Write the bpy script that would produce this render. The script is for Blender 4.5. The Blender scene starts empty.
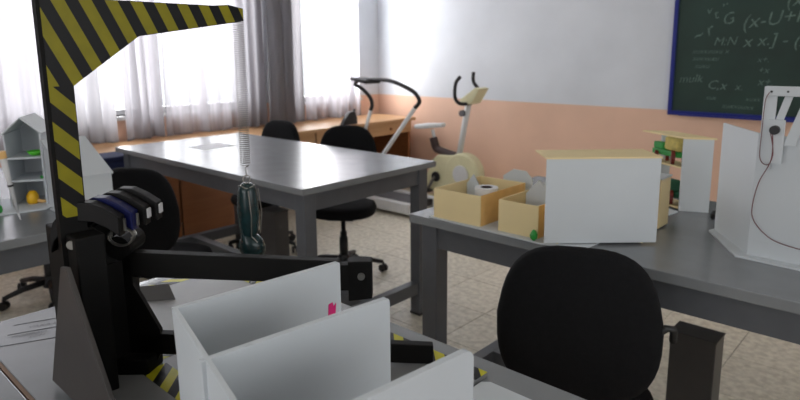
import bpy, bmesh, math, random
from mathutils import Vector, Matrix
random.seed(4)
PI = math.pi
S = bpy.context.scene
COL = S.collection

# ------------------------------------------------------------------ camera
cam_d = bpy.data.cameras.new('camera')
cam = bpy.data.objects.new('camera', cam_d); COL.objects.link(cam)
yaw, pitch, roll = math.radians(-42.564), math.radians(10.224), math.radians(-0.4716)
F = Vector((math.cos(pitch)*math.sin(yaw), math.cos(pitch)*math.cos(yaw), -math.sin(pitch)))
R0 = Vector((math.cos(yaw), -math.sin(yaw), 0)); U0 = R0.cross(F)
Rv = R0*math.cos(roll) + U0*math.sin(roll); Uv = -R0*math.sin(roll) + U0*math.cos(roll)
m = Matrix((Rv, Uv, -F)).transposed().to_4x4(); m.translation = Vector((0, 0, 1.5))
cam.matrix_world = m
cam_d.sensor_width = 23.6; cam_d.lens = 23.6*610/800
cam_d.shift_y = -(200-162.8)/800
cam_d.clip_start = 0.05
cam_d.dof.use_dof = True; cam_d.dof.focus_distance = 1.15; cam_d.dof.aperture_fstop = 3.8
S.camera = cam

# ------------------------------------------------------------------ light and exposure
S.view_settings.view_transform = 'Standard'; S.view_settings.look = 'None'
S.view_settings.gamma = 1; S.view_settings.use_curve_mapping = False
S.view_settings.exposure = 0.18
W = bpy.data.worlds.new('World'); S.world = W; W.use_nodes = True
bg = W.node_tree.nodes['Background']; bg.inputs[0].default_value = (0.9, 0.95, 1, 1); bg.inputs[1].default_value = 1.3
def area(name, loc, rot, sx, sy, power, col=(1, 1, 1)):
    l = bpy.data.lights.new(name, 'AREA'); l.shape = 'RECTANGLE'; l.size = sx; l.size_y = sy
    l.energy = power; l.color = col
    o = bpy.data.objects.new(name, l); COL.objects.link(o); o.location = loc; o.rotation_euler = rot
    return o
area('daylight_window_left', (-5.75, 1.7, 1.95), (0, -PI/2, 0), 2.2, 4.2, 330, (0.95, 0.98, 1))
area('daylight_window_corner', (-5.75, 4.45, 1.95), (0, -PI/2, 0), 2.2, 1.2, 230, (0.97, 0.98, 1))
area('fill_light_right', (3.5, 1.0, 1.9), (0, PI/2, 0), 1.6, 3.4, 22, (1, 0.98, 0.95))  # added lamp out of view, fills the surfaces facing the right wall
area('fill_light_front', (-.2, -2.95, 1.9), (PI/2, 0, 0), 3.2, 1.5, 27, (1, 0.98, 0.95))  # unseen fill lamp, added to brighten faces turned to the front wall

# ------------------------------------------------------------------ materials
def lin(c):
    return tuple(((v/255)/12.92 if v/255 <= .04045 else ((v/255+.055)/1.055)**2.4) for v in c)
MC = {}
def mat(name, rgb, rough=.5, metal=0, noise=0, nscale=20, bump=0, bscale=200, spec=.5, trans=0, sheen=0):
    if name in MC: return MC[name]
    mt = bpy.data.materials.new(name); mt.use_nodes = True; nt = mt.node_tree
    b = nt.nodes['Principled BSDF']; c = (*lin(rgb), 1)
    b.inputs['Base Color'].default_value = c; b.inputs['Roughness'].default_value = rough
    b.inputs['Metallic'].default_value = metal; b.inputs['Specular IOR Level'].default_value = spec
    if trans: b.inputs['Transmission Weight'].default_value = trans
    if noise:
        tc = nt.nodes.new('ShaderNodeTexCoord'); n = nt.nodes.new('ShaderNodeTexNoise')
        n.inputs['Scale'].default_value = nscale; n.inputs['Detail'].default_value = 5
        nt.links.new(tc.outputs['Object'], n.inputs['Vector'])
        r = nt.nodes.new('ShaderNodeMapRange'); r.inputs['From Min'].default_value = .3; r.inputs['From Max'].default_value = .7
        r.inputs['To Min'].default_value = 1-noise; r.inputs['To Max'].default_value = 1+noise
        nt.links.new(n.outputs['Fac'], r.inputs['Value'])
        mx = nt.nodes.new('ShaderNodeMix'); mx.data_type = 'RGBA'; mx.blend_type = 'MULTIPLY'
        mx.inputs['Factor'].default_value = 1; mx.inputs['A'].default_value = c
        nt.links.new(r.outputs['Result'], mx.inputs['B']); nt.links.new(mx.outputs['Result'], b.inputs['Base Color'])
    if bump:
        tc = nt.nodes.new('ShaderNodeTexCoord'); n2 = nt.nodes.new('ShaderNodeTexNoise'); n2.inputs['Scale'].default_value = bscale
        nt.links.new(tc.outputs['Object'], n2.inputs['Vector'])
        bp = nt.nodes.new('ShaderNodeBump'); bp.inputs['Strength'].default_value = bump; bp.inputs['Distance'].default_value = .002
        nt.links.new(n2.outputs['Fac'], bp.inputs['Height']); nt.links.new(bp.outputs['Normal'], b.inputs['Normal'])
    MC[name] = mt; return mt

def stripes(name, ky, kz, kx, period, phase, ca=(150, 142, 24), cb=(12, 12, 14), rough=.4):
    """flat printed diagonal hazard stripes in object space"""
    mt = bpy.data.materials.new(name); mt.use_nodes = True; nt = mt.node_tree; b = nt.nodes['Principled BSDF']
    g = nt.nodes.new('ShaderNodeNewGeometry')
    d = nt.nodes.new('ShaderNodeVectorMath'); d.operation = 'DOT_PRODUCT'; d.inputs[1].default_value = (kx, ky, kz)
    nt.links.new(g.outputs['Position'], d.inputs[0])
    a = nt.nodes.new('ShaderNodeMath'); a.operation = 'MULTIPLY_ADD'; a.inputs[1].default_value = 1/period; a.inputs[2].default_value = phase
    nt.links.new(d.outputs['Value'], a.inputs[0])
    f = nt.nodes.new('ShaderNodeMath'); f.operation = 'FRACT'; nt.links.new(a.outputs[0], f.inputs[0])
    gt = nt.nodes.new('ShaderNodeMath'); gt.operation = 'GREATER_THAN'; gt.inputs[1].default_value = .5
    nt.links.new(f.outputs[0], gt.inputs[0])
    n = nt.nodes.new('ShaderNodeTexNoise'); n.inputs['Scale'].default_value = 30; nt.links.new(g.outputs['Position'], n.inputs['Vector'])
    cr = nt.nodes.new('ShaderNodeMix'); cr.data_type = 'RGBA'; cr.inputs['A'].default_value = (*lin(tuple(int(v*.8) for v in ca)), 1); cr.inputs['B'].default_value = (*lin(ca), 1)
    nt.links.new(n.outputs['Fac'], cr.inputs['Factor'])
    mx = nt.nodes.new('ShaderNodeMix'); mx.data_type = 'RGBA'; mx.inputs['B'].default_value = (*lin(cb), 1)
    nt.links.new(cr.outputs['Result'], mx.inputs['A']); nt.links.new(gt.outputs[0], mx.inputs['Factor'])
    nt.links.new(mx.outputs['Result'], b.inputs['Base Color']); b.inputs['Roughness'].default_value = rough; b.inputs['Specular IOR Level'].default_value = .2
    return mt

def wall_mat():
    mt = bpy.data.materials.new('two_tone_paint'); mt.use_nodes = True; nt = mt.node_tree; b = nt.nodes['Principled BSDF']
    g = nt.nodes.new('ShaderNodeNewGeometry'); s = nt.nodes.new('ShaderNodeSeparateXYZ'); nt.links.new(g.outputs['Position'], s.inputs[0])
    n = nt.nodes.new('ShaderNodeTexNoise'); n.inputs['Scale'].default_value = 2.5; n.inputs['Detail'].default_value = 4; nt.links.new(g.outputs['Position'], n.inputs['Vector'])
    gt = nt.nodes.new('ShaderNodeMath'); gt.operation = 'GREATER_THAN'; gt.inputs[1].default_value = 1.02; nt.links.new(s.outputs['Z'], gt.inputs[0])
    mx = nt.nodes.new('ShaderNodeMix'); mx.data_type = 'RGBA'; mx.inputs['A'].default_value = (*lin((230, 190, 165)), 1); mx.inputs['B'].default_value = (*lin((214, 218, 224)), 1)
    nt.links.new(gt.outputs[0], mx.inputs['Factor'])
    r = nt.nodes.new('ShaderNodeMapRange'); r.inputs['From Min'].default_value = .3; r.inputs['From Max'].default_value = .7; r.inputs['To Min'].default_value = .95; r.inputs['To Max'].default_value = 1.04
    nt.links.new(n.outputs['Fac'], r.inputs['Value'])
    m2 = nt.nodes.new('ShaderNodeMix'); m2.data_type = 'RGBA'; m2.blend_type = 'MULTIPLY'; m2.inputs['Factor'].default_value = 1
    nt.links.new(mx.outputs['Result'], m2.inputs['A']); nt.links.new(r.outputs['Result'], m2.inputs['B']); nt.links.new(m2.outputs['Result'], b.inputs['Base Color'])
    b.inputs['Roughness'].default_value = .55
    return mt

def terrazzo():
    mt = bpy.data.materials.new('terrazzo_tile'); mt.use_nodes = True; nt = mt.node_tree; b = nt.nodes['Principled BSDF']
    g = nt.nodes.new('ShaderNodeNewGeometry'); oi = nt.nodes.new('ShaderNodeObjectInfo')
    n = nt.nodes.new('ShaderNodeTexNoise'); n.inputs['Scale'].default_value = 28; n.inputs['Detail'].default_value = 6; nt.links.new(g.outputs['Position'], n.inputs['Vector'])
    v = nt.nodes.new('ShaderNodeTexVoronoi'); v.inputs['Scale'].default_value = 70; nt.links.new(g.outputs['Position'], v.inputs['Vector'])
    cr = nt.nodes.new('ShaderNodeValToRGB'); e = cr.color_ramp.elements
    e[0].position = .38; e[0].color = (*lin((212, 203, 182)), 1); e[1].position = .62; e[1].color = (*lin((242, 234, 214)), 1)
    nt.links.new(n.outputs['Fac'], cr.inputs['Fac'])
    c2 = nt.nodes.new('ShaderNodeMix'); c2.data_type = 'RGBA'; c2.inputs['Factor'].default_value = .12
    nt.links.new(cr.outputs['Color'], c2.inputs['A'])
    sat = nt.nodes.new('ShaderNodeHueSaturation'); sat.inputs['Saturation'].default_value = .12; sat.inputs['Value'].default_value = .8
    nt.links.new(v.outputs['Color'], sat.inputs['Color']); nt.links.new(sat.outputs['Color'], c2.inputs['B'])
    r = nt.nodes.new('ShaderNodeMapRange'); r.inputs['To Min'].default_value = .93; r.inputs['To Max'].default_value = 1.05; nt.links.new(oi.outputs['Random'], r.inputs['Value'])
    m2 = nt.nodes.new('ShaderNodeMix'); m2.data_type = 'RGBA'; m2.blend_type = 'MULTIPLY'; m2.inputs['Factor'].default_value = 1
    nt.links.new(c2.outputs['Result'], m2.inputs['A']); nt.links.new(r.outputs['Result'], m2.inputs['B']); nt.links.new(m2.outputs['Result'], b.inputs['Base Color'])
    b.inputs['Roughness'].default_value = .38
    return mt

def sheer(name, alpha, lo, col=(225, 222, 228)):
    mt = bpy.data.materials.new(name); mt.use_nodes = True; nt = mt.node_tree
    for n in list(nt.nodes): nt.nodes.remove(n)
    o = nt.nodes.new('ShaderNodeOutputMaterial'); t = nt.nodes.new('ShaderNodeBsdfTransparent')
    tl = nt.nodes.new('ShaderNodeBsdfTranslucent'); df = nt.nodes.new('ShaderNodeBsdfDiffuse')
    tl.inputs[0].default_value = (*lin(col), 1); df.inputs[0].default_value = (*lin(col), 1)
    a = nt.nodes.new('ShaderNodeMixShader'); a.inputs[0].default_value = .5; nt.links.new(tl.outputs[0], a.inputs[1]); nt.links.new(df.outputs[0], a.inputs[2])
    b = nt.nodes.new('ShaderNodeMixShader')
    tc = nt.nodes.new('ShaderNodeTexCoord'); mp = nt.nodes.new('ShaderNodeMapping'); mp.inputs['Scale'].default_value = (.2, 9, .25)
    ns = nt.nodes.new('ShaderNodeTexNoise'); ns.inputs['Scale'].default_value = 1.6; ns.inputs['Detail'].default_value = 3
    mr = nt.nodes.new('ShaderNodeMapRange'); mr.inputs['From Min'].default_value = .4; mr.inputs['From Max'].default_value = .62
    mr.inputs['To Min'].default_value = lo; mr.inputs['To Max'].default_value = alpha  # opacity streaks put the light and dark of doubled folds into the cloth
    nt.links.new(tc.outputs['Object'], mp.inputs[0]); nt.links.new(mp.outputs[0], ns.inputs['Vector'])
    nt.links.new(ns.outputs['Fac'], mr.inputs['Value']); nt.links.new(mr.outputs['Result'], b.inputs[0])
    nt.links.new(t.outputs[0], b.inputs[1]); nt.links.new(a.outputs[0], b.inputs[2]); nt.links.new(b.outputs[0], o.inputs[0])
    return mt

def wood(name, ca, cb):
    mt = bpy.data.materials.new(name); mt.use_nodes = True; nt = mt.node_tree; b = nt.nodes['Principled BSDF']
    g = nt.nodes.new('ShaderNodeTexCoord'); mp = nt.nodes.new('ShaderNodeMapping'); mp.inputs['Scale'].default_value = (8, 1, 14)
    n = nt.nodes.new('ShaderNodeTexNoise'); n.inputs['Scale'].default_value = 3; n.inputs['Detail'].default_value = 6
    nt.links.new(g.outputs['Object'], mp.inputs[0]); nt.links.new(mp.outputs[0], n.inputs['Vector'])
    mx = nt.nodes.new('ShaderNodeMix'); mx.data_type = 'RGBA'; mx.inputs['A'].default_value = (*lin(ca), 1); mx.inputs['B'].default_value = (*lin(cb), 1)
    nt.links.new(n.outputs['Fac'], mx.inputs['Factor']); nt.links.new(mx.outputs['Result'], b.inputs['Base Color'])
    b.inputs['Roughness'].default_value = .4
    return mt

M_wall = wall_mat(); M_ceil = mat('ceiling_paint', (225, 225, 222), .8, noise=.03)
M_tile = terrazzo(); M_grout = mat('grout', (120, 112, 100), .9, noise=.1)
M_alu = mat('white_window_frame', (215, 215, 215), .4, noise=.03)
M_top = mat('grey_laminate', (130, 133, 136), .24, noise=.06, nscale=9, bump=.05, bscale=60)
M_frame = mat('grey_enamelled_steel', (92, 95, 100), .42, noise=.05)
M_ped = mat('dark_grey_steel', (78, 76, 76), .4, noise=.06)
M_edge = mat('brown_edge_banding', (122, 92, 68), .6, noise=.1)
M_black = mat('black_fabric', (22, 22, 24), .95, noise=.15, nscale=80, bump=.2, bscale=400, spec=.2)
M_plast = mat('black_plastic', (24, 24, 26), .45, noise=.08)
M_navy = mat('navy_fabric', (26, 34, 70), .9, noise=.1)
M_chrome = mat('chrome', (190, 190, 195), .2, metal=1, noise=.03)
M_foam = mat('white_foam_board', (206, 211, 215), .6, noise=.02, nscale=6)
M_foam_cut = mat('white_foam_cut_edge', (224, 227, 228), .75, noise=.03, nscale=60)
M_cream = mat('cream_foam_board', (242, 220, 168), .6, noise=.03, nscale=8)
M_orange = mat('orange_stained_board', (240, 194, 124), .6, noise=.06)
M_blkpaint = mat('matt_black_painted_metal', (9, 8, 7), .6, noise=.15, nscale=15, spec=.2)
M_gusset = mat('dark_grey_sheet_steel', (66, 62, 60), .5, noise=.12, nscale=12)
M_plate = mat('brushed_grey_plate', (128, 128, 128), .4, noise=.08, nscale=12)
M_steel = mat('dull_steel', (150, 148, 142), .35, metal=.9, noise=.1)
M_teal = mat('dark_teal_glaze', (22, 46, 48), .25, noise=.4, nscale=60)
M_green = mat('green_plastic', (40, 150, 60), .4, noise=.05)
M_lime = mat('lime_plastic', (90, 205, 50), .4, noise=.05)
M_dgreen = mat('dark_green_plastic', (20, 92, 62), .4, noise=.05)
M_yel = mat('yellow_plastic', (245, 190, 30), .4, noise=.05)
M_straw = mat('straw_load', (205, 188, 110), .8, noise=.2, nscale=60)
M_red = mat('red_brown_plastic', (120, 40, 32), .45, noise=.1)
M_wire = mat('red_wire', (112, 62, 66), .5, noise=.05)
M_pink = mat('pink_paper', (225, 30, 120), .6, noise=.05)
M_paper = mat('white_paper', (225, 225, 228), .7, noise=.02)
M_ink = mat('pencil_marks', (84, 84, 88), .8, noise=.2)
M_board = mat('green_chalkboard', (28, 54, 46), .55, noise=.22, nscale=3)
M_blue = mat('blue_frame', (20, 34, 125), .4, noise=.05)
M_chalk = mat('chalk', (100, 120, 110), .95, noise=.35, nscale=60)
M_wood = wood('honey_wood', (214, 172, 126), (190, 142, 98)); M_wood2 = wood('brown_wood', (166, 108, 66), (138, 84, 50))
M_bike = mat('cream_plastic', (226, 220, 180), .45, noise=.04)
M_white = mat('white_enamel', (222, 222, 222), .4, noise=.03)
M_rubber = mat('black_rubber', (30, 28, 30), .7, noise=.1)
M_brownpl = mat('dark_brown_plastic', (62, 44, 42), .5, noise=.1)
M_belt = mat('treadmill_belt', (96, 96, 100), .7, noise=.1)
M_led = mat('silver_tip', (205, 205, 208), .35, noise=.03)
M_bluegloss = mat('blue_black_gloss', (10, 18, 70), .4, noise=.5, nscale=20, spec=.3); M_lever = mat('black_lever_gloss', (9, 8, 9), .5, noise=.1, spec=.25)
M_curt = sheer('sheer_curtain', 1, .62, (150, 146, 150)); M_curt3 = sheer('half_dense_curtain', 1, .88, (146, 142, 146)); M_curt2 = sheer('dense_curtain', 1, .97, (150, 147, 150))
SM_glass = bpy.data.materials.new('window_glass'); SM_glass.use_nodes = True
nt = SM_glass.node_tree
for n in list(nt.nodes): nt.nodes.remove(n)
o_ = nt.nodes.new('ShaderNodeOutputMaterial'); t_ = nt.nodes.new('ShaderNodeBsdfTransparent'); g_ = nt.nodes.new('ShaderNodeBsdfGlossy'); g_.inputs['Roughness'].default_value = .05
x_ = nt.nodes.new('ShaderNodeMixShader'); x_.inputs[0].default_value = .06
nt.links.new(t_.outputs[0], x_.inputs[1]); nt.links.new(g_.outputs[0], x_.inputs[2]); nt.links.new(x_.outputs[0], o_.inputs[0])

# ------------------------------------------------------------------ mesh helpers
class MB:
    def __init__(s): s.v = []; s.f = []
    def add(s, vs, fs):
        b = len(s.v); s.v += [tuple(v) for v in vs]; s.f += [tuple(i+b for i in f) for f in fs]; return s
    def box(s, x0, x1, y0, y1, z0, z1):
        return s.add([(x0,y0,z0),(x1,y0,z0),(x1,y1,z0),(x0,y1,z0),(x0,y0,z1),(x1,y0,z1),(x1,y1,z1),(x0,y1,z1)],
                     [(0,3,2,1),(4,5,6,7),(0,1,5,4),(1,2,6,5),(2,3,7,6),(3,0,4,7)])
    def prism(s, pts, d):
        """polygon of 3-D points extruded along d"""
        n = len(pts); d = Vector(d); P = [Vector(p) for p in pts]
        return s.add([*P, *[p+d for p in P]], [tuple(range(n)), tuple(range(2*n-1, n-1, -1))] + [(i, i+n, (i+1) % n+n, (i+1) % n) for i in range(n)])
    def tube(s, path, r, n=10, r2=None, caps=True):
        P = [Vector(p) for p in path]; k = len(P); rs = r if isinstance(r, (list, tuple)) else [r]*k
        up = Vector((0, 0, 1)); base = len(s.v); prev = None
        for i, p in enumerate(P):
            t = (P[min(i+1, k-1)] - P[max(i-1, 0)]).normalized()
            if prev is None:
                a = t.cross(up if abs(t.z) < .9 else Vector((1, 0, 0))).normalized()
            else:
                a = (prev - t*prev.dot(t)).normalized()
            prev = a; b = t.cross(a)
            for j in range(n):
                an = 2*PI*j/n; s.v.append(tuple(p + a*(rs[i]*math.cos(an)) + b*(rs[i]*math.sin(an))))
        for i in range(k-1):
            for j in range(n):
                s.f.append((base+i*n+j, base+i*n+(j+1) % n, base+(i+1)*n+(j+1) % n, base+(i+1)*n+j))
        if caps:
            s.f.append(tuple(base+j for j in range(n-1, -1, -1))); s.f.append(tuple(base+(k-1)*n+j for j in range(n)))
        return s
    def lathe(s, prof, c=(0,0,0), n=20, mtx=None):
        base = len(s.v); c = Vector(c)
        for r, z in prof:
            for j in range(n):
                p = Vector((r*math.cos(2*PI*j/n), r*math.sin(2*PI*j/n), z))
                if mtx: p = mtx @ p
                s.v.append(tuple(p+c))
        k = len(prof)
        for i in range(k-1):
            for j in range(n):
                s.f.append((base+i*n+j, base+i*n+(j+1) % n, base+(i+1)*n+(j+1) % n, base+(i+1)*n+j))
        s.f.append(tuple(base+j for j in range(n-1, -1, -1))); s.f.append(tuple(base+(k-1)*n+j for j in range(n)))
        return s
    def bar(s, a, b, w, h):
        a = Vector(a); b = Vector(b); t = (b-a).normalized(); sd = t.cross(Vector((0,0,1)))
        if sd.length < 1e-4: sd = Vector((1,0,0))
        sd.normalize(); up = sd.cross(t)
        q = [a-sd*w/2-up*h/2, a+sd*w/2-up*h/2, a+sd*w/2+up*h/2, a-sd*w/2+up*h/2]
        return s.prism(q, b-a)

OFF = {}
def tag(o, label=None, cat=None, group=None, kind=None):
    if label: o['label'] = label
    if cat: o['category'] = cat
    if group: o['group'] = group
    if kind: o['kind'] = kind
    return o
def thing(name, label, cat, loc=(0,0,0), rotz=0, group=None, world=False):
    o = bpy.data.objects.new(name, None); COL.objects.link(o); o.empty_display_size = .1
    o.location = loc; o.rotation_euler = (0, 0, rotz); tag(o, label, cat, group)
    if world: OFF[o] = Vector(loc)
    return o
def obj(name, mb, m, parent=None, bevel=0, smooth=False, subs=0, origin=None, label=None):
    off = OFF.get(parent, Vector((0,0,0))) if parent else Vector(origin or (0,0,0))
    me = bpy.data.meshes.new(name); me.from_pydata([tuple(Vector(v)-off) for v in mb.v], [], mb.f)
    bm = bmesh.new(); bm.from_mesh(me); bmesh.ops.recalc_face_normals(bm, faces=bm.faces[:]); bm.to_mesh(me); bm.free()
    me.materials.append(m)
    if smooth: me.polygons.foreach_set('use_smooth', [True]*len(me.polygons))
    o = bpy.data.objects.new(name, me); COL.objects.link(o)
    if parent: o.parent = parent
    else: o.location = off
    if parent in OFF: OFF[o] = off
    if bevel:
        b = o.modifiers.new('bevel', 'BEVEL'); b.width = bevel; b.segments = 2; b.limit_method = 'ANGLE'
    if subs:
        q = o.modifiers.new('sub', 'SUBSURF'); q.levels = subs; q.render_levels = subs
    if label: o['label'] = label
    return o
def struct(name, mb, m, parent=None, **k):
    o = obj(name, mb, m, parent, **k)
    if not parent: o['kind'] = 'structure'
    return o

# ------------------------------------------------------------------ room shell
X0, X1, Y0, Y1, ZC = -5.1, 3.2, -2.6, 5.19, 3.1
fl = struct('floor', MB().box(X0, X1, Y0, Y1, -.1, -.004), M_grout)
TS = .4
tm = MB().box(.0015, TS-.0015, .0015, TS-.0015, -.02, 0)
tile0 = obj('floor_tile', tm, M_tile, fl, bevel=.0015)
tile0.location = (-5.1, 1.19, 0)
rest = MB(); first = True; nt_ = 0
for i in range(21):
    for j in range(20):
        x = X0 + i*TS; y = Y1 - (j+1)*TS
        if x+TS > X1+.15 or y < Y0-.2: continue
        x1 = min(TS, X1-x)
        near = y > .35 and x < .7 and (x > -5.2) and not (y < 2 and x > .1) and nt_ < 290
        if near and x1 > .3:
            nt_ += 1
            if first: t = tile0; first = False
            else: t = tile0.copy(); COL.objects.link(t)
            t.location = (x, y, 0)
        else:
            rest.box(x+.0015, x+x1-.0015, max(y, Y0)+.0015, y+TS-.0015, -.02, 0)
o = obj('distant_floor_tiles', rest, M_tile, fl); o['kind'] = 'stuff'
struct('ceiling', MB().box(X0-.2, X1+.2, Y0-.2, Y1+.2, ZC, ZC+.1), M_ceil)
struct('wall_back', MB().box(X0-.2, X1+.2, Y1, Y1+.2, -.1, ZC), M_wall)
struct('wall_front', MB().box(X0-.2, -1.8, Y0-.2, Y0, -.1, ZC).box(1.4, X1+.2, Y0-.2, Y0, -.1, ZC).box(-1.8, 1.4, Y0-.2, Y0, -.1, 1.15).box(-1.8, 1.4, Y0-.2, Y0, 2.65, ZC), M_wall)  # unseen opening added so the front fill lamp reaches the room
# window wall with two openings
W1 = (-.6, 3.42); W2 = (3.98, 4.86); ZS, ZH = 1.0, 2.75
wl = MB()
wl.box(X0-.2, X0, Y0, W1[0], -.1, ZC).box(X0-.2, X0, W1[1], W2[0], -.1, ZC).box(X0-.2, X0, W2[1], Y1, -.1, ZC)
for a, b in (W1, W2): wl.box(X0-.2, X0, a, b, -.1, ZS).box(X0-.2, X0, a, b, ZH, ZC)
struct('wall_left', wl, M_wall)
wr = MB().box(X1, X1+.2, Y0, -.8, -.1, ZC).box(X1, X1+.2, 2.8, Y1, -.1, ZC).box(X1, X1+.2, -.8, 2.8, -.1, 1.1).box(X1, X1+.2, -.8, 2.8, 2.7, ZC)  # gap in this unseen wall added to pass the right-hand fill lamp
struct('wall_right', wr, M_wall)
def window(n, a, b, k):
    w = struct('window_%d' % n, MB().box(X0-.16, X0-.1, a, b, ZS, ZS+.05).box(X0-.16, X0-.1, a, b, ZH-.05, ZH).box(X0-.16, X0-.1, a, a+.05, ZS, ZH).box(X0-.16, X0-.1, b-.05, b, ZS, ZH), M_alu)
    for i in range(1, k): 
        y = a+(b-a)*i/k; obj('mullion', MB().box(X0-.16, X0-.1, y-.03, y+.03, ZS+.05, ZH-.05), M_alu, w)
    for i in range(k):
        y0 = a+(b-a)*i/k+(.05 if i == 0 else .03); y1 = a+(b-a)*(i+1)/k-(.05 if i == k-1 else .03)
        obj('pane', MB().box(X0-.135, X0-.129, y0, y1, ZS+.05, ZH-.05), SM_glass, w)
    obj('window_sill', MB().box(X0-.1, X0+.03, a-.03, b+.03, ZS-.03, ZS), M_alu, w)
window(1, *W1, 4); window(2, *W2, 1)
struct('baseboard_back', MB().box(X0+.012, X1, Y1-.012, Y1, 0, .08), M_wood2)
struct('baseboard_left', MB().box(X0, X0+.012, Y0, Y1-.012, 0, .08), M_wood2)

# curtains
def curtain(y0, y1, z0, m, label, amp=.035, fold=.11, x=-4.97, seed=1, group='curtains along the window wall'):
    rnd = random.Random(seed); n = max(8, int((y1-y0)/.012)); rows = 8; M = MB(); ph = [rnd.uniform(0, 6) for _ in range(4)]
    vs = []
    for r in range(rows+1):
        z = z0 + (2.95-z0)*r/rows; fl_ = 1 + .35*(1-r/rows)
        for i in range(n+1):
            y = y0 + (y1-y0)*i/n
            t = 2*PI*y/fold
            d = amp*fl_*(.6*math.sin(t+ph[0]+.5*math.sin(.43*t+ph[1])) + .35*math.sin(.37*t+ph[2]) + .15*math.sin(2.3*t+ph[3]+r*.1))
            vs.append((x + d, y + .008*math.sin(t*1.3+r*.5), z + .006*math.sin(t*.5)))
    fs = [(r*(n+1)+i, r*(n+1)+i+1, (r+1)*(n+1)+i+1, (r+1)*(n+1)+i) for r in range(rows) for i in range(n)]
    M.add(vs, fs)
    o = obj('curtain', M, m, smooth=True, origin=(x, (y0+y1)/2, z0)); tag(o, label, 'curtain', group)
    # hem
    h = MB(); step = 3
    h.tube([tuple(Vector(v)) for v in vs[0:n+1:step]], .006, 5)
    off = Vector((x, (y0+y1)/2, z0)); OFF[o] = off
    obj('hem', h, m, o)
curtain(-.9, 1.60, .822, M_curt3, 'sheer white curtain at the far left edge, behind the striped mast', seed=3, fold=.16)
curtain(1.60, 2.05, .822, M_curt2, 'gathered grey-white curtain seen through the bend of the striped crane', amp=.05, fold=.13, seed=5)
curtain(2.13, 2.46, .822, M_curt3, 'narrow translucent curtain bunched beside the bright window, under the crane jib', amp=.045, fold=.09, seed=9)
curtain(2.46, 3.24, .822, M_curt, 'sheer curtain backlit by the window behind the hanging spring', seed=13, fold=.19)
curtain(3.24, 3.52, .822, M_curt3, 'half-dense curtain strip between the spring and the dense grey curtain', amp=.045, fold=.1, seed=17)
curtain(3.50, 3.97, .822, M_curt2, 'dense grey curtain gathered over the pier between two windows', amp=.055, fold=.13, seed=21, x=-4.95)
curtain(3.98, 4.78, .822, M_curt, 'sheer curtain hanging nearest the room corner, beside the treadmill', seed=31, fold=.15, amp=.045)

# ------------------------------------------------------------------ chalkboard
bx0, bx1, bz0, bz1 = -1.76, 1.0, .985, 2.25
cb = thing('chalkboard', 'dark green chalkboard with a blue frame and faint chalk formulas on the back wall', 'chalkboard', (bx0, Y1, bz0), world=True)
obj('writing_surface', MB().box(bx0+.02, bx1-.02, Y1-.022, Y1-.001, bz0+.02, bz1-.02), M_board, cb)
for a in ((bx0, bx1, bz0, bz0+.035), (bx0, bx1, bz1-.035, bz1), (bx0, bx0+.032, bz0+.035, bz1-.035), (bx1-.032, bx1, bz0+.035, bz1-.035)):
    obj('frame_rail', MB().box(a[0], a[1], Y1-.036, Y1-.001, a[2], a[3]), M_blue, cb, bevel=.004)
obj('chalk_tray', MB().box(bx0+.1, bx1, Y1-.07, Y1-.036, bz0, bz0+.012), M_blue, cb)
def text_mb(txt, size, at, ang, plane='xz', stroke=.0, jitter=None, seed=0):
    """mesh outline of handwritten characters, as a list of verts and faces laid on the wall or the table"""
    c = bpy.data.curves.new('writing', 'FONT'); c.body = txt; c.size = size; c.shear = .3; c.resolution_u = 2; c.offset = stroke
    o = bpy.data.objects.new('writing', c); COL.objects.link(o)
    dg = bpy.context.evaluated_depsgraph_get(); me = bpy.data.meshes.new_from_object(o.evaluated_get(dg))
    M = MB(); ca, sa = math.cos(ang), math.sin(ang)
    vs = []
    for v in me.vertices:
        x, y = v.co.x*ca - v.co.y*sa, v.co.x*sa + v.co.y*ca
        vs.append((at[0]+x, at[1], at[2]+y) if plane == 'xz' else (at[0]+x, at[1]+y, at[2]))
    M.add(vs, [tuple(p.vertices) for p in me.polygons])
    bpy.data.objects.remove(o); bpy.data.curves.remove(c); bpy.data.meshes.remove(me)
    return M
yb = Y1-.0235
chalk = [('(x-U+K', .14, -1.27, 1.655, .10), ('(x', .13, -1.0, 1.80, .1), ('x x.]', .12, -1.25, 1.52, .08), ('M:N', .09, -1.455, 1.535, .02),
         ('G', .12, -1.40, 1.68, .3), ('r', .14, -1.50, 1.60, .5), ('~', .13, -1.59, 1.56, .5), ('v', .09, -1.52, 1.768, .2), (',.', .11, -1.415, 1.83, .2), ('t', .1, -1.46, 1.73, .4),
         ('xuxxuuxu x', .055, -1.605, 1.475, .0), ('xuxxuxu', .055, -1.60, 1.42, .0), ('xuxu', .055, -1.58, 1.362, 0), ('mulk', .09, -1.69, 1.245, .05),
         ('C,x', .1, -1.48, 1.205, -.05), ('x.', .08, -1.28, 1.20, 0), ('x+,', .08, -1.13, 1.24, 0), ('x+.', .06, -1.145, 1.41, 0), ('+x', .07, -1.137, 1.33, 0),
         ('K', .1, -1.08, 1.15, 0), ('xuxxuuxx', .055, -1.36, 1.06, -.02), ('xux', .05, -1.48, 1.12, -.02), ('xuxx', .05, -1.2, 1.12, 0), ('-', .12, -1.0, 1.53, .05), ('(x', .12, -.93, 1.52, .05), ('x+y=k', .11, -.5, 1.8, .1), ('f(x)', .12, -.5, 1.55, .05)]
for t in chalk:
    obj('chalk_writing', text_mb(t[0], t[1], (t[2], yb, t[3]), t[4], stroke=-.0005), M_chalk, cb)

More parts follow.
